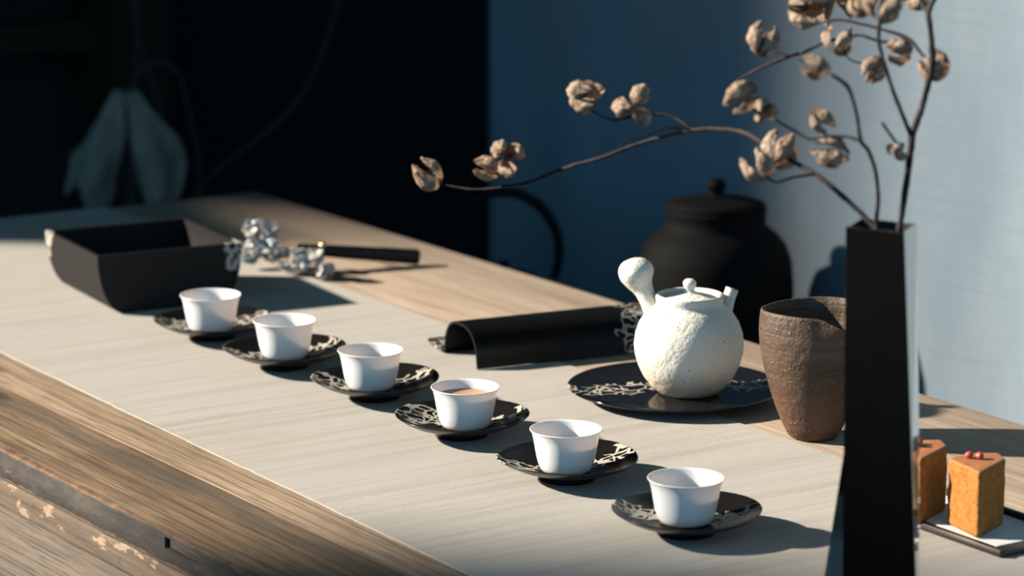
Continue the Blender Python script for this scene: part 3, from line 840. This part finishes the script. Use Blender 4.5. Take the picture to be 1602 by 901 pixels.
# ------------------------------------------------------------------ dried branches with papery pods
BR={
 'right_main':[(-0.0179,-0.6662,1.056,0.0023),(-0.0129,-0.6654,1.0694,0.0023),(-0.0078,-0.6633,1.0883,0.00255),(0.0019,-0.6589,1.1282,0.00281),(0.0051,-0.6569,1.1416,0.00307),(0.0132,-0.6568,1.1605,0.00256),(0.0199,-0.6561,1.1779,0.00245),(0.026,-0.6544,1.1979,0.00281),(0.0283,-0.6502,1.2178,0.0023),(0.0293,-0.6451,1.2378,0.0023),(0.0361,-0.6451,1.2527,0.00205),(0.0447,-0.6425,1.2827,0.00179),(0.0501,-0.6391,1.3077,0.00128),],
 'right_fork':[(0.0303,-0.644,1.2365,0.00205),(0.039,-0.6233,1.2442,0.00155),(0.0475,-0.6009,1.2581,0.0013),],
 'right_second':[(0.0044,-0.657,1.1411,0.00204),(-0.0061,-0.656,1.162,0.00163),(-0.0166,-0.6543,1.1858,0.00162),(-0.0264,-0.6507,1.2192,0.00152),(-0.0281,-0.6549,1.2426,0.00161),(-0.0307,-0.6579,1.2683,0.00141),(-0.0372,-0.6585,1.2938,0.001),],
 'right_twig_a':[(0.0272,-0.6515,1.1985,0.00154),(0.0278,-0.638,1.2051,0.00134),(0.027,-0.6228,1.2149,0.00155),(0.0171,-0.6025,1.2207,0.00129),(0.0089,-0.584,1.224,0.0012),(0.0004,-0.5657,1.2259,0.00131),(-0.009,-0.5485,1.221,0.00084),],
 'right_twig_b':[(0.0274,-0.6231,1.2144,0.00155),(0.0238,-0.6108,1.2107,0.00129),(0.0189,-0.5967,1.2106,0.00145),(0.0121,-0.5805,1.214,0.00125),(0.0057,-0.5663,1.2103,0.0012),(-0.0013,-0.5518,1.2061,0.00121),(-0.0089,-0.5381,1.1977,0.00126),(-0.0135,-0.5254,1.1929,0.00137),(-0.0289,-0.5069,1.1829,0.00122),(-0.0439,-0.4893,1.1702,0.00085),],
 'right_twig_c':[(-0.0272,-0.5428,1.1959,0.00105),(-0.0269,-0.5559,1.1932,0.00094),(-0.0276,-0.5684,1.1905,0.00078),],
 'right_twig_d':[(0.0079,-0.5637,1.2046,0.00084),(0.0067,-0.5737,1.1942,0.00084),(0.0116,-0.5859,1.1911,0.00083),(0.0139,-0.5962,1.1889,0.00073),],
 'right_stub':[(-0.0034,-0.6582,1.1255,0.00123),(-0.0127,-0.6634,1.1342,0.00132),(-0.0246,-0.6661,1.1459,0.00121),(-0.0364,-0.6688,1.1576,0.00111),],
 'right_twig_e':[(-0.0335,-0.5507,1.1967,0.00094),(-0.0421,-0.5363,1.1989,0.00078),(-0.0445,-0.5275,1.1949,0.00073),(-0.0423,-0.5194,1.2007,0.00063),],
 'middle_main':[(-0.0253,-0.6577,1.0554,0.00179),(-0.0298,-0.6568,1.0776,0.00178),(-0.0309,-0.6599,1.0927,0.00163),(-0.034,-0.6596,1.1161,0.00162),(-0.041,-0.6579,1.1345,0.00162),(-0.0488,-0.6584,1.1425,0.00162),(-0.0532,-0.6584,1.1612,0.00151),(-0.0584,-0.6586,1.1769,0.00141),(-0.0653,-0.6588,1.1886,0.0016),(-0.0783,-0.6555,1.1979,0.0012),],
 'middle_twig':[(-0.0487,-0.6583,1.1425,0.00131),(-0.0532,-0.6462,1.1448,0.00127),(-0.0614,-0.6324,1.1442,0.00122),(-0.0696,-0.6192,1.1411,0.00122),(-0.0755,-0.6052,1.1469,0.00112),(-0.083,-0.5899,1.1544,0.00102),],
 'left_main':[(-0.0288,-0.6671,1.0625,0.00229),(-0.0283,-0.6504,1.0717,0.0022),(-0.0355,-0.6265,1.0891,0.00206),(-0.0451,-0.6012,1.1056,0.00217),(-0.0535,-0.5783,1.1158,0.00197),(-0.0621,-0.5554,1.126,0.00188),(-0.0688,-0.5341,1.1343,0.00188),(-0.0809,-0.511,1.1355,0.00174),(-0.0893,-0.4915,1.1325,0.00201),(-0.0981,-0.4723,1.127,0.0017),(-0.1141,-0.4493,1.1178,0.00176),(-0.1353,-0.424,1.1043,0.00161),(-0.1471,-0.4034,1.0965,0.00161),(-0.1568,-0.3843,1.0881,0.00151),(-0.1669,-0.3653,1.0786,0.00141),(-0.179,-0.3441,1.0723,0.00109),(-0.1956,-0.3195,1.068,0.00099),(-0.2116,-0.2936,1.0702,0.00077),],
 'left_twig_a':[(-0.054,-0.608,1.1096,0.00123),(-0.0694,-0.5987,1.1066,0.00103),(-0.0805,-0.5922,1.103,0.00093),(-0.0885,-0.5857,1.1081,0.00072),],
 'left_twig_b':[(-0.0842,-0.4846,1.1317,0.00138),(-0.0897,-0.4742,1.1378,0.00127),(-0.0955,-0.464,1.1423,0.00128),(-0.1039,-0.4531,1.1427,0.00117),(-0.115,-0.4412,1.14,0.00107),(-0.1263,-0.4295,1.1362,0.00091),(-0.1344,-0.4177,1.1408,0.0008),(-0.1402,-0.4071,1.1469,0.0007),],
 'left_twig_c':[(-0.0872,-0.4887,1.132,0.00095),(-0.1112,-0.4901,1.1364,0.00084),(-0.1382,-0.4916,1.1326,0.00073),(-0.1651,-0.4936,1.1268,0.00062),],
}
PODS=[
 ('left',(-0.2203, -0.2858, 1.0783),0.0275),
 ('left',(-0.1922, -0.3385, 1.0888),0.0239),
 ('left',(-0.1871, -0.3634, 1.1006),0.0292),
 ('left',(-0.1391, -0.4055, 1.1564),0.0311),
 ('left',(-0.1168, -0.4463, 1.1499),0.0298),
 ('left',(-0.0845, -0.5744, 1.1149),0.0258),
 ('left',(-0.0553, -0.567, 1.1233),0.0291),
 ('middle',(-0.0886, -0.5844, 1.1614),0.0215),
 ('middle',(-0.0963, -0.5647, 1.1709),0.0278),
 ('middle',(-0.0539, -0.6275, 1.13),0.0296),
 ('middle',(-0.0605, -0.6228, 1.1557),0.0204),
 ('middle',(-0.0872, -0.6481, 1.2037),0.022),
 ('right',(-0.0398, -0.5195, 1.2069),0.0284),
 ('right',(0.0058, -0.5612, 1.2092),0.0231),
 ('right',(0.0267, -0.6133, 1.203),0.0238),
 ('right',(0.0145, -0.5971, 1.1869),0.0218),
 ('right',(-0.0007, -0.5267, 1.232),0.0317),
 ('right',(0.0278, -0.5208, 1.2327),0.033),
 ('right',(-0.051, -0.6595, 1.2536),0.023),
 ('right',(-0.0495, -0.6847, 1.2545),0.0268),
 ('right',(-0.0155, -0.6644, 1.1326),0.0152),
 ('right',(0.0351, -0.6457, 1.1936),0.0236),
 ('right',(0.0431, -0.612, 1.2511),0.0311),
 ('right',(0.0207, -0.5606, 1.2508),0.0262),
]

def make_lobe(seed):
    rr = random.Random(seed)
    V, Fc = [], []
    nu, nv = 13, 15
    for th in (0, 1):
        for j in range(nv):
            v = j / (nv - 1)
            for i in range(nu):
                u = -1 + 2 * i / (nu - 1)
                wid = math.radians(60) * (0.55 + 0.45 * math.sin(math.pi * min(1, v * 0.9 + 0.12)))
                R = 0.47 * max(0, math.sin(math.pi * (0.05 + 0.90 * v))) ** 0.75 * (1.0 - 0.34 * abs(u) ** 1.6) + 0.12 * max(0, v - 0.80) * 2.0
                R += 0.07 * mnoise.noise(Vector((u * 2.4, v * 4, seed))) + 0.045 * mnoise.noise(Vector((u * 5, v * 8, seed)))
                R = max(R - th * 0.012, 0.004)
                ph = u * wid + 0.05 * mnoise.noise(Vector((u * 5, v * 6, seed + 9)))
                z = 1.06 * v - 0.16 * abs(u) ** 1.5 * v + (0.10 * mnoise.noise(Vector((u * 7, 0, seed + 2))) * max(0, v - 0.6) * 2.5) + 0.05 * mnoise.noise(Vector((u * 3, v * 3, seed + 5)))
                V.append((R * math.cos(ph), R * math.sin(ph), z))
    n = nu * nv
    for j in range(nv - 1):
        for i in range(nu - 1):
            a = j * nu + i
            Fc.append((a, a + 1, a + nu + 1, a + nu)); Fc.append((n + a, n + a + nu, n + a + nu + 1, n + a + 1))
    for j in range(nv - 1):
        for i in (0, nu - 1):
            a = j * nu + i; Fc.append((a, a + nu, n + a + nu, n + a))
    for i in range(nu - 1):
        for j in (0, nv - 1):
            a = j * nu + i; Fc.append((a, a + 1, n + a + 1, n + a))
    return V, Fc

lobes = []
for sdd in range(3):
    v, f = make_lobe(sdd + 1)
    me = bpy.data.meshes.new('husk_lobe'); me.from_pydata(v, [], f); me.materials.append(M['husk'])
    me.polygons.foreach_set('use_smooth', [True] * len(me.polygons)); me.update()
    lobes.append(me)
v, f = lathe([(0, -0.50), (0.03, -0.48), (0.05, -0.40), (0.11, -0.25), (0.13, -0.12), (0.10, 0.0), (0.04, 0.10), (0.012, 0.16), (0.0, 0.17)], 12)
seed_me = bpy.data.meshes.new('seed_pod'); seed_me.from_pydata(v, [], f); seed_me.materials.append(M['seed'])
seed_me.polygons.foreach_set('use_smooth', [True] * len(seed_me.polygons)); seed_me.update()

mouth = VB + Vector((0, 0, 0.3205))
BL = {'left': 'long dried branch sweeping left out of the black vase with papery pods',
      'middle': 'thin forked dried branch in the middle of the black vase with papery pods',
      'right': 'thick upright dried branch on the right of the black vase with papery pods'}
roots = {}
foot_off = {'left': (0.006, 0.004), 'middle': (-0.006, 0.010), 'right': (0.004, -0.004)}
for key, lab in BL.items():
    roots[key] = tag(empty('dried_branch', mouth), lab, 'branch', 'dried branches in the vase')
for name, pts in BR.items():
    key = name.split('_')[0]
    pts = [(p[0] - mouth.x, p[1] - mouth.y, p[2] - mouth.z, p[3]) for p in pts]
    main = name.endswith('main')
    if main:
        ox, oy = foot_off[key]
        q = RT * ox + FW * oy
        p0 = pts[0]; deep = (q.x, q.y, -0.270, p0[3])
        pts = [tuple(a + (b - a) * t for a, b in zip(deep, p0)) for t in (0.0, 0.35, 0.65, 0.85, 0.95)] + pts
    sp = smooth_path(pts, 7)
    v, f = tube(sp, 10, rough=0.35)
    mesh_obj('stem' if main else 'twig', v, f, M['bark'], roots[key])
rr = random.Random(21)
for key, pos, size in PODS:
    o = bpy.data.objects.new('seed_pod', seed_me)
    link(o, roots[key])
    o.location = Vector(pos) - mouth
    o.scale = (size,) * 3
    o.rotation_euler = (math.radians(rr.uniform(20, 150)), math.radians(rr.uniform(-35, 35)), rr.uniform(0, 6.28))
    nl = 3; op = rr.choice((0.35, 0.9, 1.3))
    for k in range(nl):
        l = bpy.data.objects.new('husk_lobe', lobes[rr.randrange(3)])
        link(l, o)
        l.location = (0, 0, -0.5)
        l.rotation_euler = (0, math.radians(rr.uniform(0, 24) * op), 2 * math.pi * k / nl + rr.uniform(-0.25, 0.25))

# ------------------------------------------------------------------ cakes on their tray
tray = empty('tray', (0.2065, -0.5200, RZ))
bm_obj('base', box_bm(-0.0455, 0.0455, -0.085, 0.085, 0.0002, 0.0050, 0.0014), M['tray'], tray)
for s_ in (-1, 1):
    bm_obj('rim', box_bm(s_ * 0.0430 - 0.0022, s_ * 0.0430 + 0.0022, -0.085, 0.085, 0.0046, 0.0066 if s_ < 0 else 0.0105, 0.0010), M['tray'], tray)
tag(tray, 'dark glossy rectangular tray under the cakes', 'tray')
pap = box('paper_sheet', 0.171, 0.2440, -0.590, -0.4420, RZ + 0.0051, RZ + 0.0057, M['paper'])
tag(pap, 'white paper sheet lying on the dark cake tray', 'paper')

def cake_mesh():
    poly = [(0, 0), (0.0516, 0.0233), (0.0620, 0.0440), (0.0390, 0.0560), (0.0097, 0.0535)]
    ccx = sum(p[0] for p in poly) / 5; ccy = sum(p[1] for p in poly) / 5
    poly = [Vector((x - ccx, y - ccy)) for x, y in poly]
    line = []
    for i in range(5):               # rounded outline
        p = poly[i]; a = (poly[i - 1] - p); b = (poly[(i + 1) % 5] - p)
        q0 = p + a.normalized() * 0.004; q1 = p + b.normalized() * 0.004
        for t in (0, 0.33, 0.67, 1.0):
            line.append(q0 * (1 - t) ** 2 + p * 2 * t * (1 - t) + q1 * t * t)
        e = poly[(i + 1) % 5] - b.normalized() * 0.004
        m = max(2, int((e - q1).length / 0.0022))
        for k in range(1, m): line.append(q1 + (e - q1) * k / m)
    n = len(line); Hc = 0.0602
    zs = [(0.0, 0.93), (0.0012, 0.975)] + [(0.003 + (Hc - 0.006) * k / 24, 1.0) for k in range(25)] + [(Hc - 0.0011, 0.982), (Hc - 0.0002, 0.945), (Hc, 0.88), (Hc + 0.0003, 0.5)]
    V, Fc, mi = [], [], []
    for j, (z, k) in enumerate(zs):
        for p in line:
            d = 1 + (0.030 * mnoise.noise(Vector((p.x * 140, p.y * 140, z * 140))) + 0.035 * mnoise.noise(Vector((p.x * 50, p.y * 50, z * 50 + 3)))) * (1 if 1 < j < 27 else 0.4)
            V.append((p.x * k * d, p.y * k * d, z))
    for j in range(len(zs) - 1):
        for i in range(n):
            Fc.append((j * n + i, j * n + (i + 1) % n, (j + 1) * n + (i + 1) % n, (j + 1) * n + i)); mi.append(1 if j >= 27 else 0)
    b = len(V); V += [(0, 0, 0), (0, 0, Hc + 0.0003)]
    L = (len(zs) - 1) * n
    for i in range(n):
        Fc.append((b, (i + 1) % n, i)); mi.append(0)
        Fc.append((b + 1, L + i, L + (i + 1) % n)); mi.append(1)
    return V, Fc, mi, ccx, ccy
V, Fc, cmi, ccx, ccy = cake_mesh()
CZ = RZ + 0.0058
cake0 = mesh_obj('cake_piece', V, Fc, [M['cake'], M['crust']], None, loc=(0.1705 + ccx, -0.5655 + ccy, CZ), mi=cmi)
rp = random.Random(5)
for (x, y, z, s) in ((-0.0225, 0.0020, 0.014, 1.0), (-0.0015, -0.0190, 0.040, 1.0), (0.010, -0.0140, 0.020, 0.7)):
    v, f = lathe([(0, -0.0032), (0.0012, -0.002), (0.0016, 0), (0.0012, 0.002), (0, 0.0032)], 10)
    mesh_obj('pore', [(a * s + x, b * s + y, c * s + z) for a, b, c in v], f, M['hole'], cake0)
tag(cake0, 'square cut piece of orange sponge cake at the front corner of the tray', 'cake', 'pieces of sponge cake')
cake1 = copy_tree(cake0)
cake1.location = (0.1580 + ccx, -0.5020 + ccy, CZ)
tag(cake1, 'piece of orange sponge cake partly hidden behind the black vase', 'cake', 'pieces of sponge cake')
v, f = lathe([(0, 0.0), (0.0018, 0.0004), (0.0030, 0.0018), (0.0032, 0.0032), (0.0024, 0.0048), (0.0010, 0.0056), (0, 0.0054)], 14, lambda x, y, z, a, i: (x * (1 + 0.12 * math.sin(3 * a)), y * (1 + 0.1 * math.cos(2 * a)), z))
b0 = None
for (x, y, cz, rot, lab) in ((-0.0080, 0.0060, cake0, 0.2, 'left red berry on top of the front cake piece'), (-0.0020, -0.0010, cake0, 1.4, 'right red berry on top of the front cake piece'),
                             (-0.0065, -0.0010, cake1, 2.2, 'red berry nearer the vase on top of the rear cake piece'), (-0.0015, 0.0045, cake1, 3.0, 'red berry further from the vase on top of the rear cake piece')):
    if b0 is None: o = b0 = mesh_obj('berry', v, f, M['berry'])
    else: o = b0.copy(); COL.objects.link(o)
    o.location = (cz.location.x + x, cz.location.y + y, CZ + 0.0602); o.scale = (1.25, 1.25, 1.15); o.rotation_euler = (0, 0, rot)
    tag(o, lab, 'berry', 'red berries on the cakes')

# ------------------------------------------------------------------ white blossom sprig and dark wooden stick
def make_sprig():
    root = empty('blossom_sprig', (0.245, 0.800, TZ + 0.0008))
    def floret(seed):
        rr = random.Random(seed)
        V, Fc = [], []
        np_ = 4
        for p in range(np_):
            a0 = 2 * math.pi * p / np_ + rr.uniform(-.2, .2)
            b = len(V)
            nu, nv = 5, 6
            for th in (0, 1):
                for j in range(nv):
                    t = j / (nv - 1)
                    for i in range(nu):
                        u = -1 + 2 * i / (nu - 1)
                        w = 0.72 * math.sin(math.pi * (0.10 + 0.80 * t)) 
                        r = 0.10 + t * 0.75; z = 0.15 + 0.5 * math.sin(t * 1.9) - 0.15 * u * u - 0.03 * th
                        V.append((r * math.cos(a0) - u * w * math.sin(a0), r * math.sin(a0) + u * w * math.cos(a0), z))
            n = nu * nv
            for j in range(nv - 1):
                for i in range(nu - 1):
                    a = b + j * nu + i
                    Fc.append((a, a + 1, a + nu + 1, a + nu)); Fc.append((n + a, n + a + nu, n + a + nu + 1, n + a + 1))
        return V, Fc
    mesh = []
    for s in range(3):
        V, Fc = floret(s)
        me = bpy.data.meshes.new('floret'); me.from_pydata(V, [], Fc); me.materials.append(M['petal'])
        me.polygons.foreach_set('use_smooth', [True] * len(me.polygons)); me.update(); mesh.append(me)
    stem = smooth_path([(-0.012, 0.075, 0.020, 0.0016), (-0.010, 0.045, 0.028, 0.0018), (0.0, 0.010, 0.016, 0.0018), (0.010, -0.025, 0.010, 0.0018), (0.022, -0.050, 0.012, 0.0014)], 6)
    v, f = tube(stem, 8); mesh_obj('stem', v, f, M['stem_brown'], root)
    rr = random.Random(3)
    spots = []
    for k in range(24):      # upright clump at the far end
        spots.append((-0.014 + rr.uniform(-0.016, 0.022), 0.045 + rr.uniform(-0.026, 0.030), 0.010 + 0.045 * (k / 23.0) ** 0.9))
    for k in range(24):      # low spreading clump at the near end
        t = k / 23.0
        spots.append((-0.016 + 0.046 * t + rr.uniform(-0.008, 0.008), 0.018 - 0.075 * t + rr.uniform(-0.010, 0.010), 0.008 + rr.uniform(0, 0.020)))
    for k, (x, y, z) in enumerate(spots):
        o = bpy.data.objects.new('floret', mesh[k % 3]); link(o, root)
        o.location = (x, y, z); s = rr.uniform(0.0085, 0.0125); o.scale = (s, s, s)
        o.rotation_euler = (rr.uniform(-0.9, 0.9), rr.uniform(-0.9, 0.9), rr.uniform(0, 6.28))
    tag(root, 'sprig of small white and blue blossoms beside the black box', 'flowers')
make_sprig()

st = empty('wooden_stick', (0.4180, 0.7620, TZ + 0.0015))
a = Vector((0, 0, 0.0092)); b = Vector((-0.148, 0.046, 0.0280))
d = (b - a).normalized(); side = d.cross(Vector((0, 0, 1))).normalized(); up = side.cross(d)
V = []
secs = [(0, 0.0062, 0.0082), (0.004, 0.0078, 0.0098), (0.10, 0.0070, 0.0082), ((b - a).length, 0.0055, 0.0064)]
for (t, hw, hh) in secs:
    c = a + d * t
    for k in range(16):
        an = 2 * math.pi * k / 16
        ca, sa = math.cos(an), math.sin(an)
        V.append(c + side * hw * math.copysign(abs(ca) ** 0.6, ca) + up * hh * math.copysign(abs(sa) ** 0.6, sa))
Fc = [(i * 16 + k, i * 16 + (k + 1) % 16, (i + 1) * 16 + (k + 1) % 16, (i + 1) * 16 + k) for i in range(len(secs) - 1) for k in range(16)]
Fc += [tuple(range(15, -1, -1)), tuple(range(48, 64))]
mesh_obj('shaft', V, Fc, M['wood_dark'], st, sharp=45)
c = a + d * 0.125 + up * 0.0070
v, f = lathe([(0, 0.0040), (0.0028, 0.0034), (0.0045, 0.0016), (0.0048, -0.002)], 16)
mesh_obj('stud', v, f, M['brass'], st, loc=c)['label'] = 'small brass stud'
tag(st, 'dark wooden stick with a brass stud propped on the blossom sprig', 'stick')

# ------------------------------------------------------------------ behind the table: sideboard, black jar, iron kettle
sb = empty('sideboard', (0.80, 0.95, 0))
box('top', -0.135, 0.165, -0.50, 0.56, 0.462, 0.490, M['wood_dark'], sb, bev=0.003)
box('shelf', -0.120, 0.150, -0.47, 0.53, 0.180, 0.200, M['wood_dark'], sb, bev=0.002)
for x in (-0.128, 0.113):
    for y in (-0.49, 0.505):
        box('leg', x, x + 0.045, y, y + 0.045, 0.001, 0.461, M['wood_dark'], sb, bev=0.003)
tag(sb, 'low dark sideboard behind the table carrying the black jar', 'sideboard')

jar = empty('lidded_jar', (0.843, 0.7075, 0.4905))
JP = [(0, 0.002), (0.070, 0.002), (0.073, 0), (0.080, 0.004), (0.092, 0.040), (0.099, 0.090), (0.1025, 0.150), (0.1035, 0.195), (0.1005, 0.228), (0.093, 0.250), (0.081, 0.264), (0.070, 0.272), (0.0655, 0.277), (0.0655, 0.292), (0.067, 0.296), (0.0655, 0.299), (0.061, 0.299), (0.060, 0.290), (0.060, 0.275), (0, 0.272)]
v, f = lathe(JP, 72); mesh_obj('body', v, f, M['black_glaze'], jar)
LP = [(0, 0.2995), (0.064, 0.2995), (0.0655, 0.302), (0.063, 0.3055), (0.048, 0.3095), (0.025, 0.3135), (0.012, 0.3155), (0.0095, 0.3185), (0.0105, 0.3225), (0.0135, 0.3270), (0.0125, 0.3325), (0.008, 0.3365), (0, 0.338)]
v, f = lathe(LP, 56); mesh_obj('lid', v, f, M['black_glaze'], jar)
tag(jar, 'big black lidded jar standing behind the teapot', 'jar')

kt = empty('iron_kettle', (0.800, 1.150, 0.4905))
KP = [(0, 0.002), (0.050, 0.002), (0.054, 0), (0.064, 0.006), (0.080, 0.030), (0.088, 0.060), (0.086, 0.090), (0.074, 0.115), (0.058, 0.128), (0.046, 0.132), (0.044, 0.136), (0.042, 0.137), (0.040, 0.132), (0, 0.130)]
v, f = lathe(KP, 56); mesh_obj('body', v, f, M['iron'], kt)
v, f = lathe([(0, 0.1325), (0.0395, 0.1325), (0.041, 0.138), (0.030, 0.142), (0.010, 0.145), (0.006, 0.149), (0.009, 0.153), (0.006, 0.158), (0, 0.159)], 40); mesh_obj('lid', v, f, M['iron'], kt)
hp = []
for i in range(25):
    an = math.radians(-25 + 230 * i / 24.0)
    q = RT * (0.079 * math.cos(an))
    hp.append((q.x, q.y, 0.170 + 0.088 * math.sin(an) - 0.0, 0.0062 + 0.0018 * math.sin(math.radians(180 * i / 24.0))))
v, f = tube(hp, 12); mesh_obj('handle', v, f, M['iron'], kt)
v, f = tube(smooth_path([(*(FW * -0.070), 0.075)[:2] + (0.075, 0.016), (*(FW * -0.092),)[:2] + (0.092, 0.011), (*(FW * -0.108),)[:2] + (0.112, 0.008)], 4), 14); mesh_obj('spout', v, f, M['iron'], kt)
tag(kt, 'black iron kettle with a tall hoop handle behind the table', 'kettle')

# ------------------------------------------------------------------ withered plant in the dark beyond the table
pl = empty('withered_plant', (0.640, 2.020, 0.0))
v, f = lathe([(0, 0.004), (0.070, 0.004), (0.075, 0.001), (0.085, 0.02), (0.105, 0.12), (0.100, 0.24), (0.075, 0.33), (0.062, 0.36), (0.068, 0.375), (0.062, 0.378), (0.055, 0.36), (0.055, 0.30), (0, 0.29)], 40)
mesh_obj('pot', v, f, M['black_glaze'], pl)
def L3(r, g, z): q = RT * r + FW * g; return (q.x, q.y, z)
stems = [[(0, 0, 0.30), (0.010, 0, 0.60), (0.000, 0, 0.78), (-0.010, 0, 0.80)],
         [(0.01, 0.02, 0.30), (0.055, 0.02, 0.70), (0.030, 0.02, 0.86), (-0.005, 0.02, 1.0)],
         [(0.02, 0, 0.30), (0.115, 0, 0.60), (0.100, 0, 0.78), (0.075, 0, 0.842), (0.035, 0, 0.838), (0.0, 0, 0.79)],
         [(-0.01, 0.01, 0.30), (0.0, 0.01, 0.60), (0.02, 0.01, 0.85), (0.02, 0.01, 1.05)],
         [(0.02, 0.03, 0.30), (0.09, 0.03, 0.6), (0.28, 0.06, 0.78), (0.36, 0.08, 1.0)]]
for k, sp in enumerate(stems):
    v, f = tube(smooth_path([(*L3(*p), 0.0032) for p in sp], 6), 8)
    mesh_obj('stem', v, f, M['stem_brown'], pl)
def droop(sgn, w0, w1, tip):
    V, Fc = [], []
    nu, nv = 13, 15
    for th in (0, 1):
        for j in range(nv):
            t = j / (nv - 1)
            for i in range(nu):
                u = i / (nu - 1)
                wi = 0.012 + 0.060 * math.sin(t * 1.9) ** 1.2
                r = sgn * (-0.004 + (w0 + 0.006) * max(0, t - 0.22) ** 1.15 * 1.25 + u * (wi + 0.012) * (1.0 - 0.15 * t))
                z = 0.800 - 0.205 * t * (1 - 0.30 * u * u) + 0.008 * mnoise.noise(Vector((u * 4, t * 5, sgn)))
                z += -0.03 * t * math.sin(u * 9 + sgn) * u; r += sgn * 0.012 * t * mnoise.noise(Vector((t * 4, u * 2, sgn * 3))); g = 0.020 * math.sin(u * 7 + t * 2) * t + 0.012 * mnoise.noise(Vector((u * 3, t * 3, 7))) + th * 0.002
                V.append(L3(r, g, z))
    n = nu * nv
    for j in range(nv - 1):
        for i in range(nu - 1):
            a = j * nu + i
            Fc.append((a, a + 1, a + nu + 1, a + nu)); Fc.append((n + a, n + a + nu, n + a + nu + 1, n + a + 1))
    for j in range(nv - 1):
        for i in (0, nu - 1):
            a = j * nu + i; Fc.append((a, a + nu, n + a + nu, n + a))
    for i in range(nu - 1):
        for j in (0, nv - 1):
            a = j * nu + i; Fc.append((a, a + 1, n + a + 1, n + a))
    return V, Fc
for sg, w in ((-1, 0.036), (1, 0.028)):
    v, f = droop(sg, w, 0, 0)
    mesh_obj('leaf', v, f, M['leaf_pale'], pl)
tag(pl, 'withered plant with two drooping pale leaves in the dark beyond the table', 'plant')
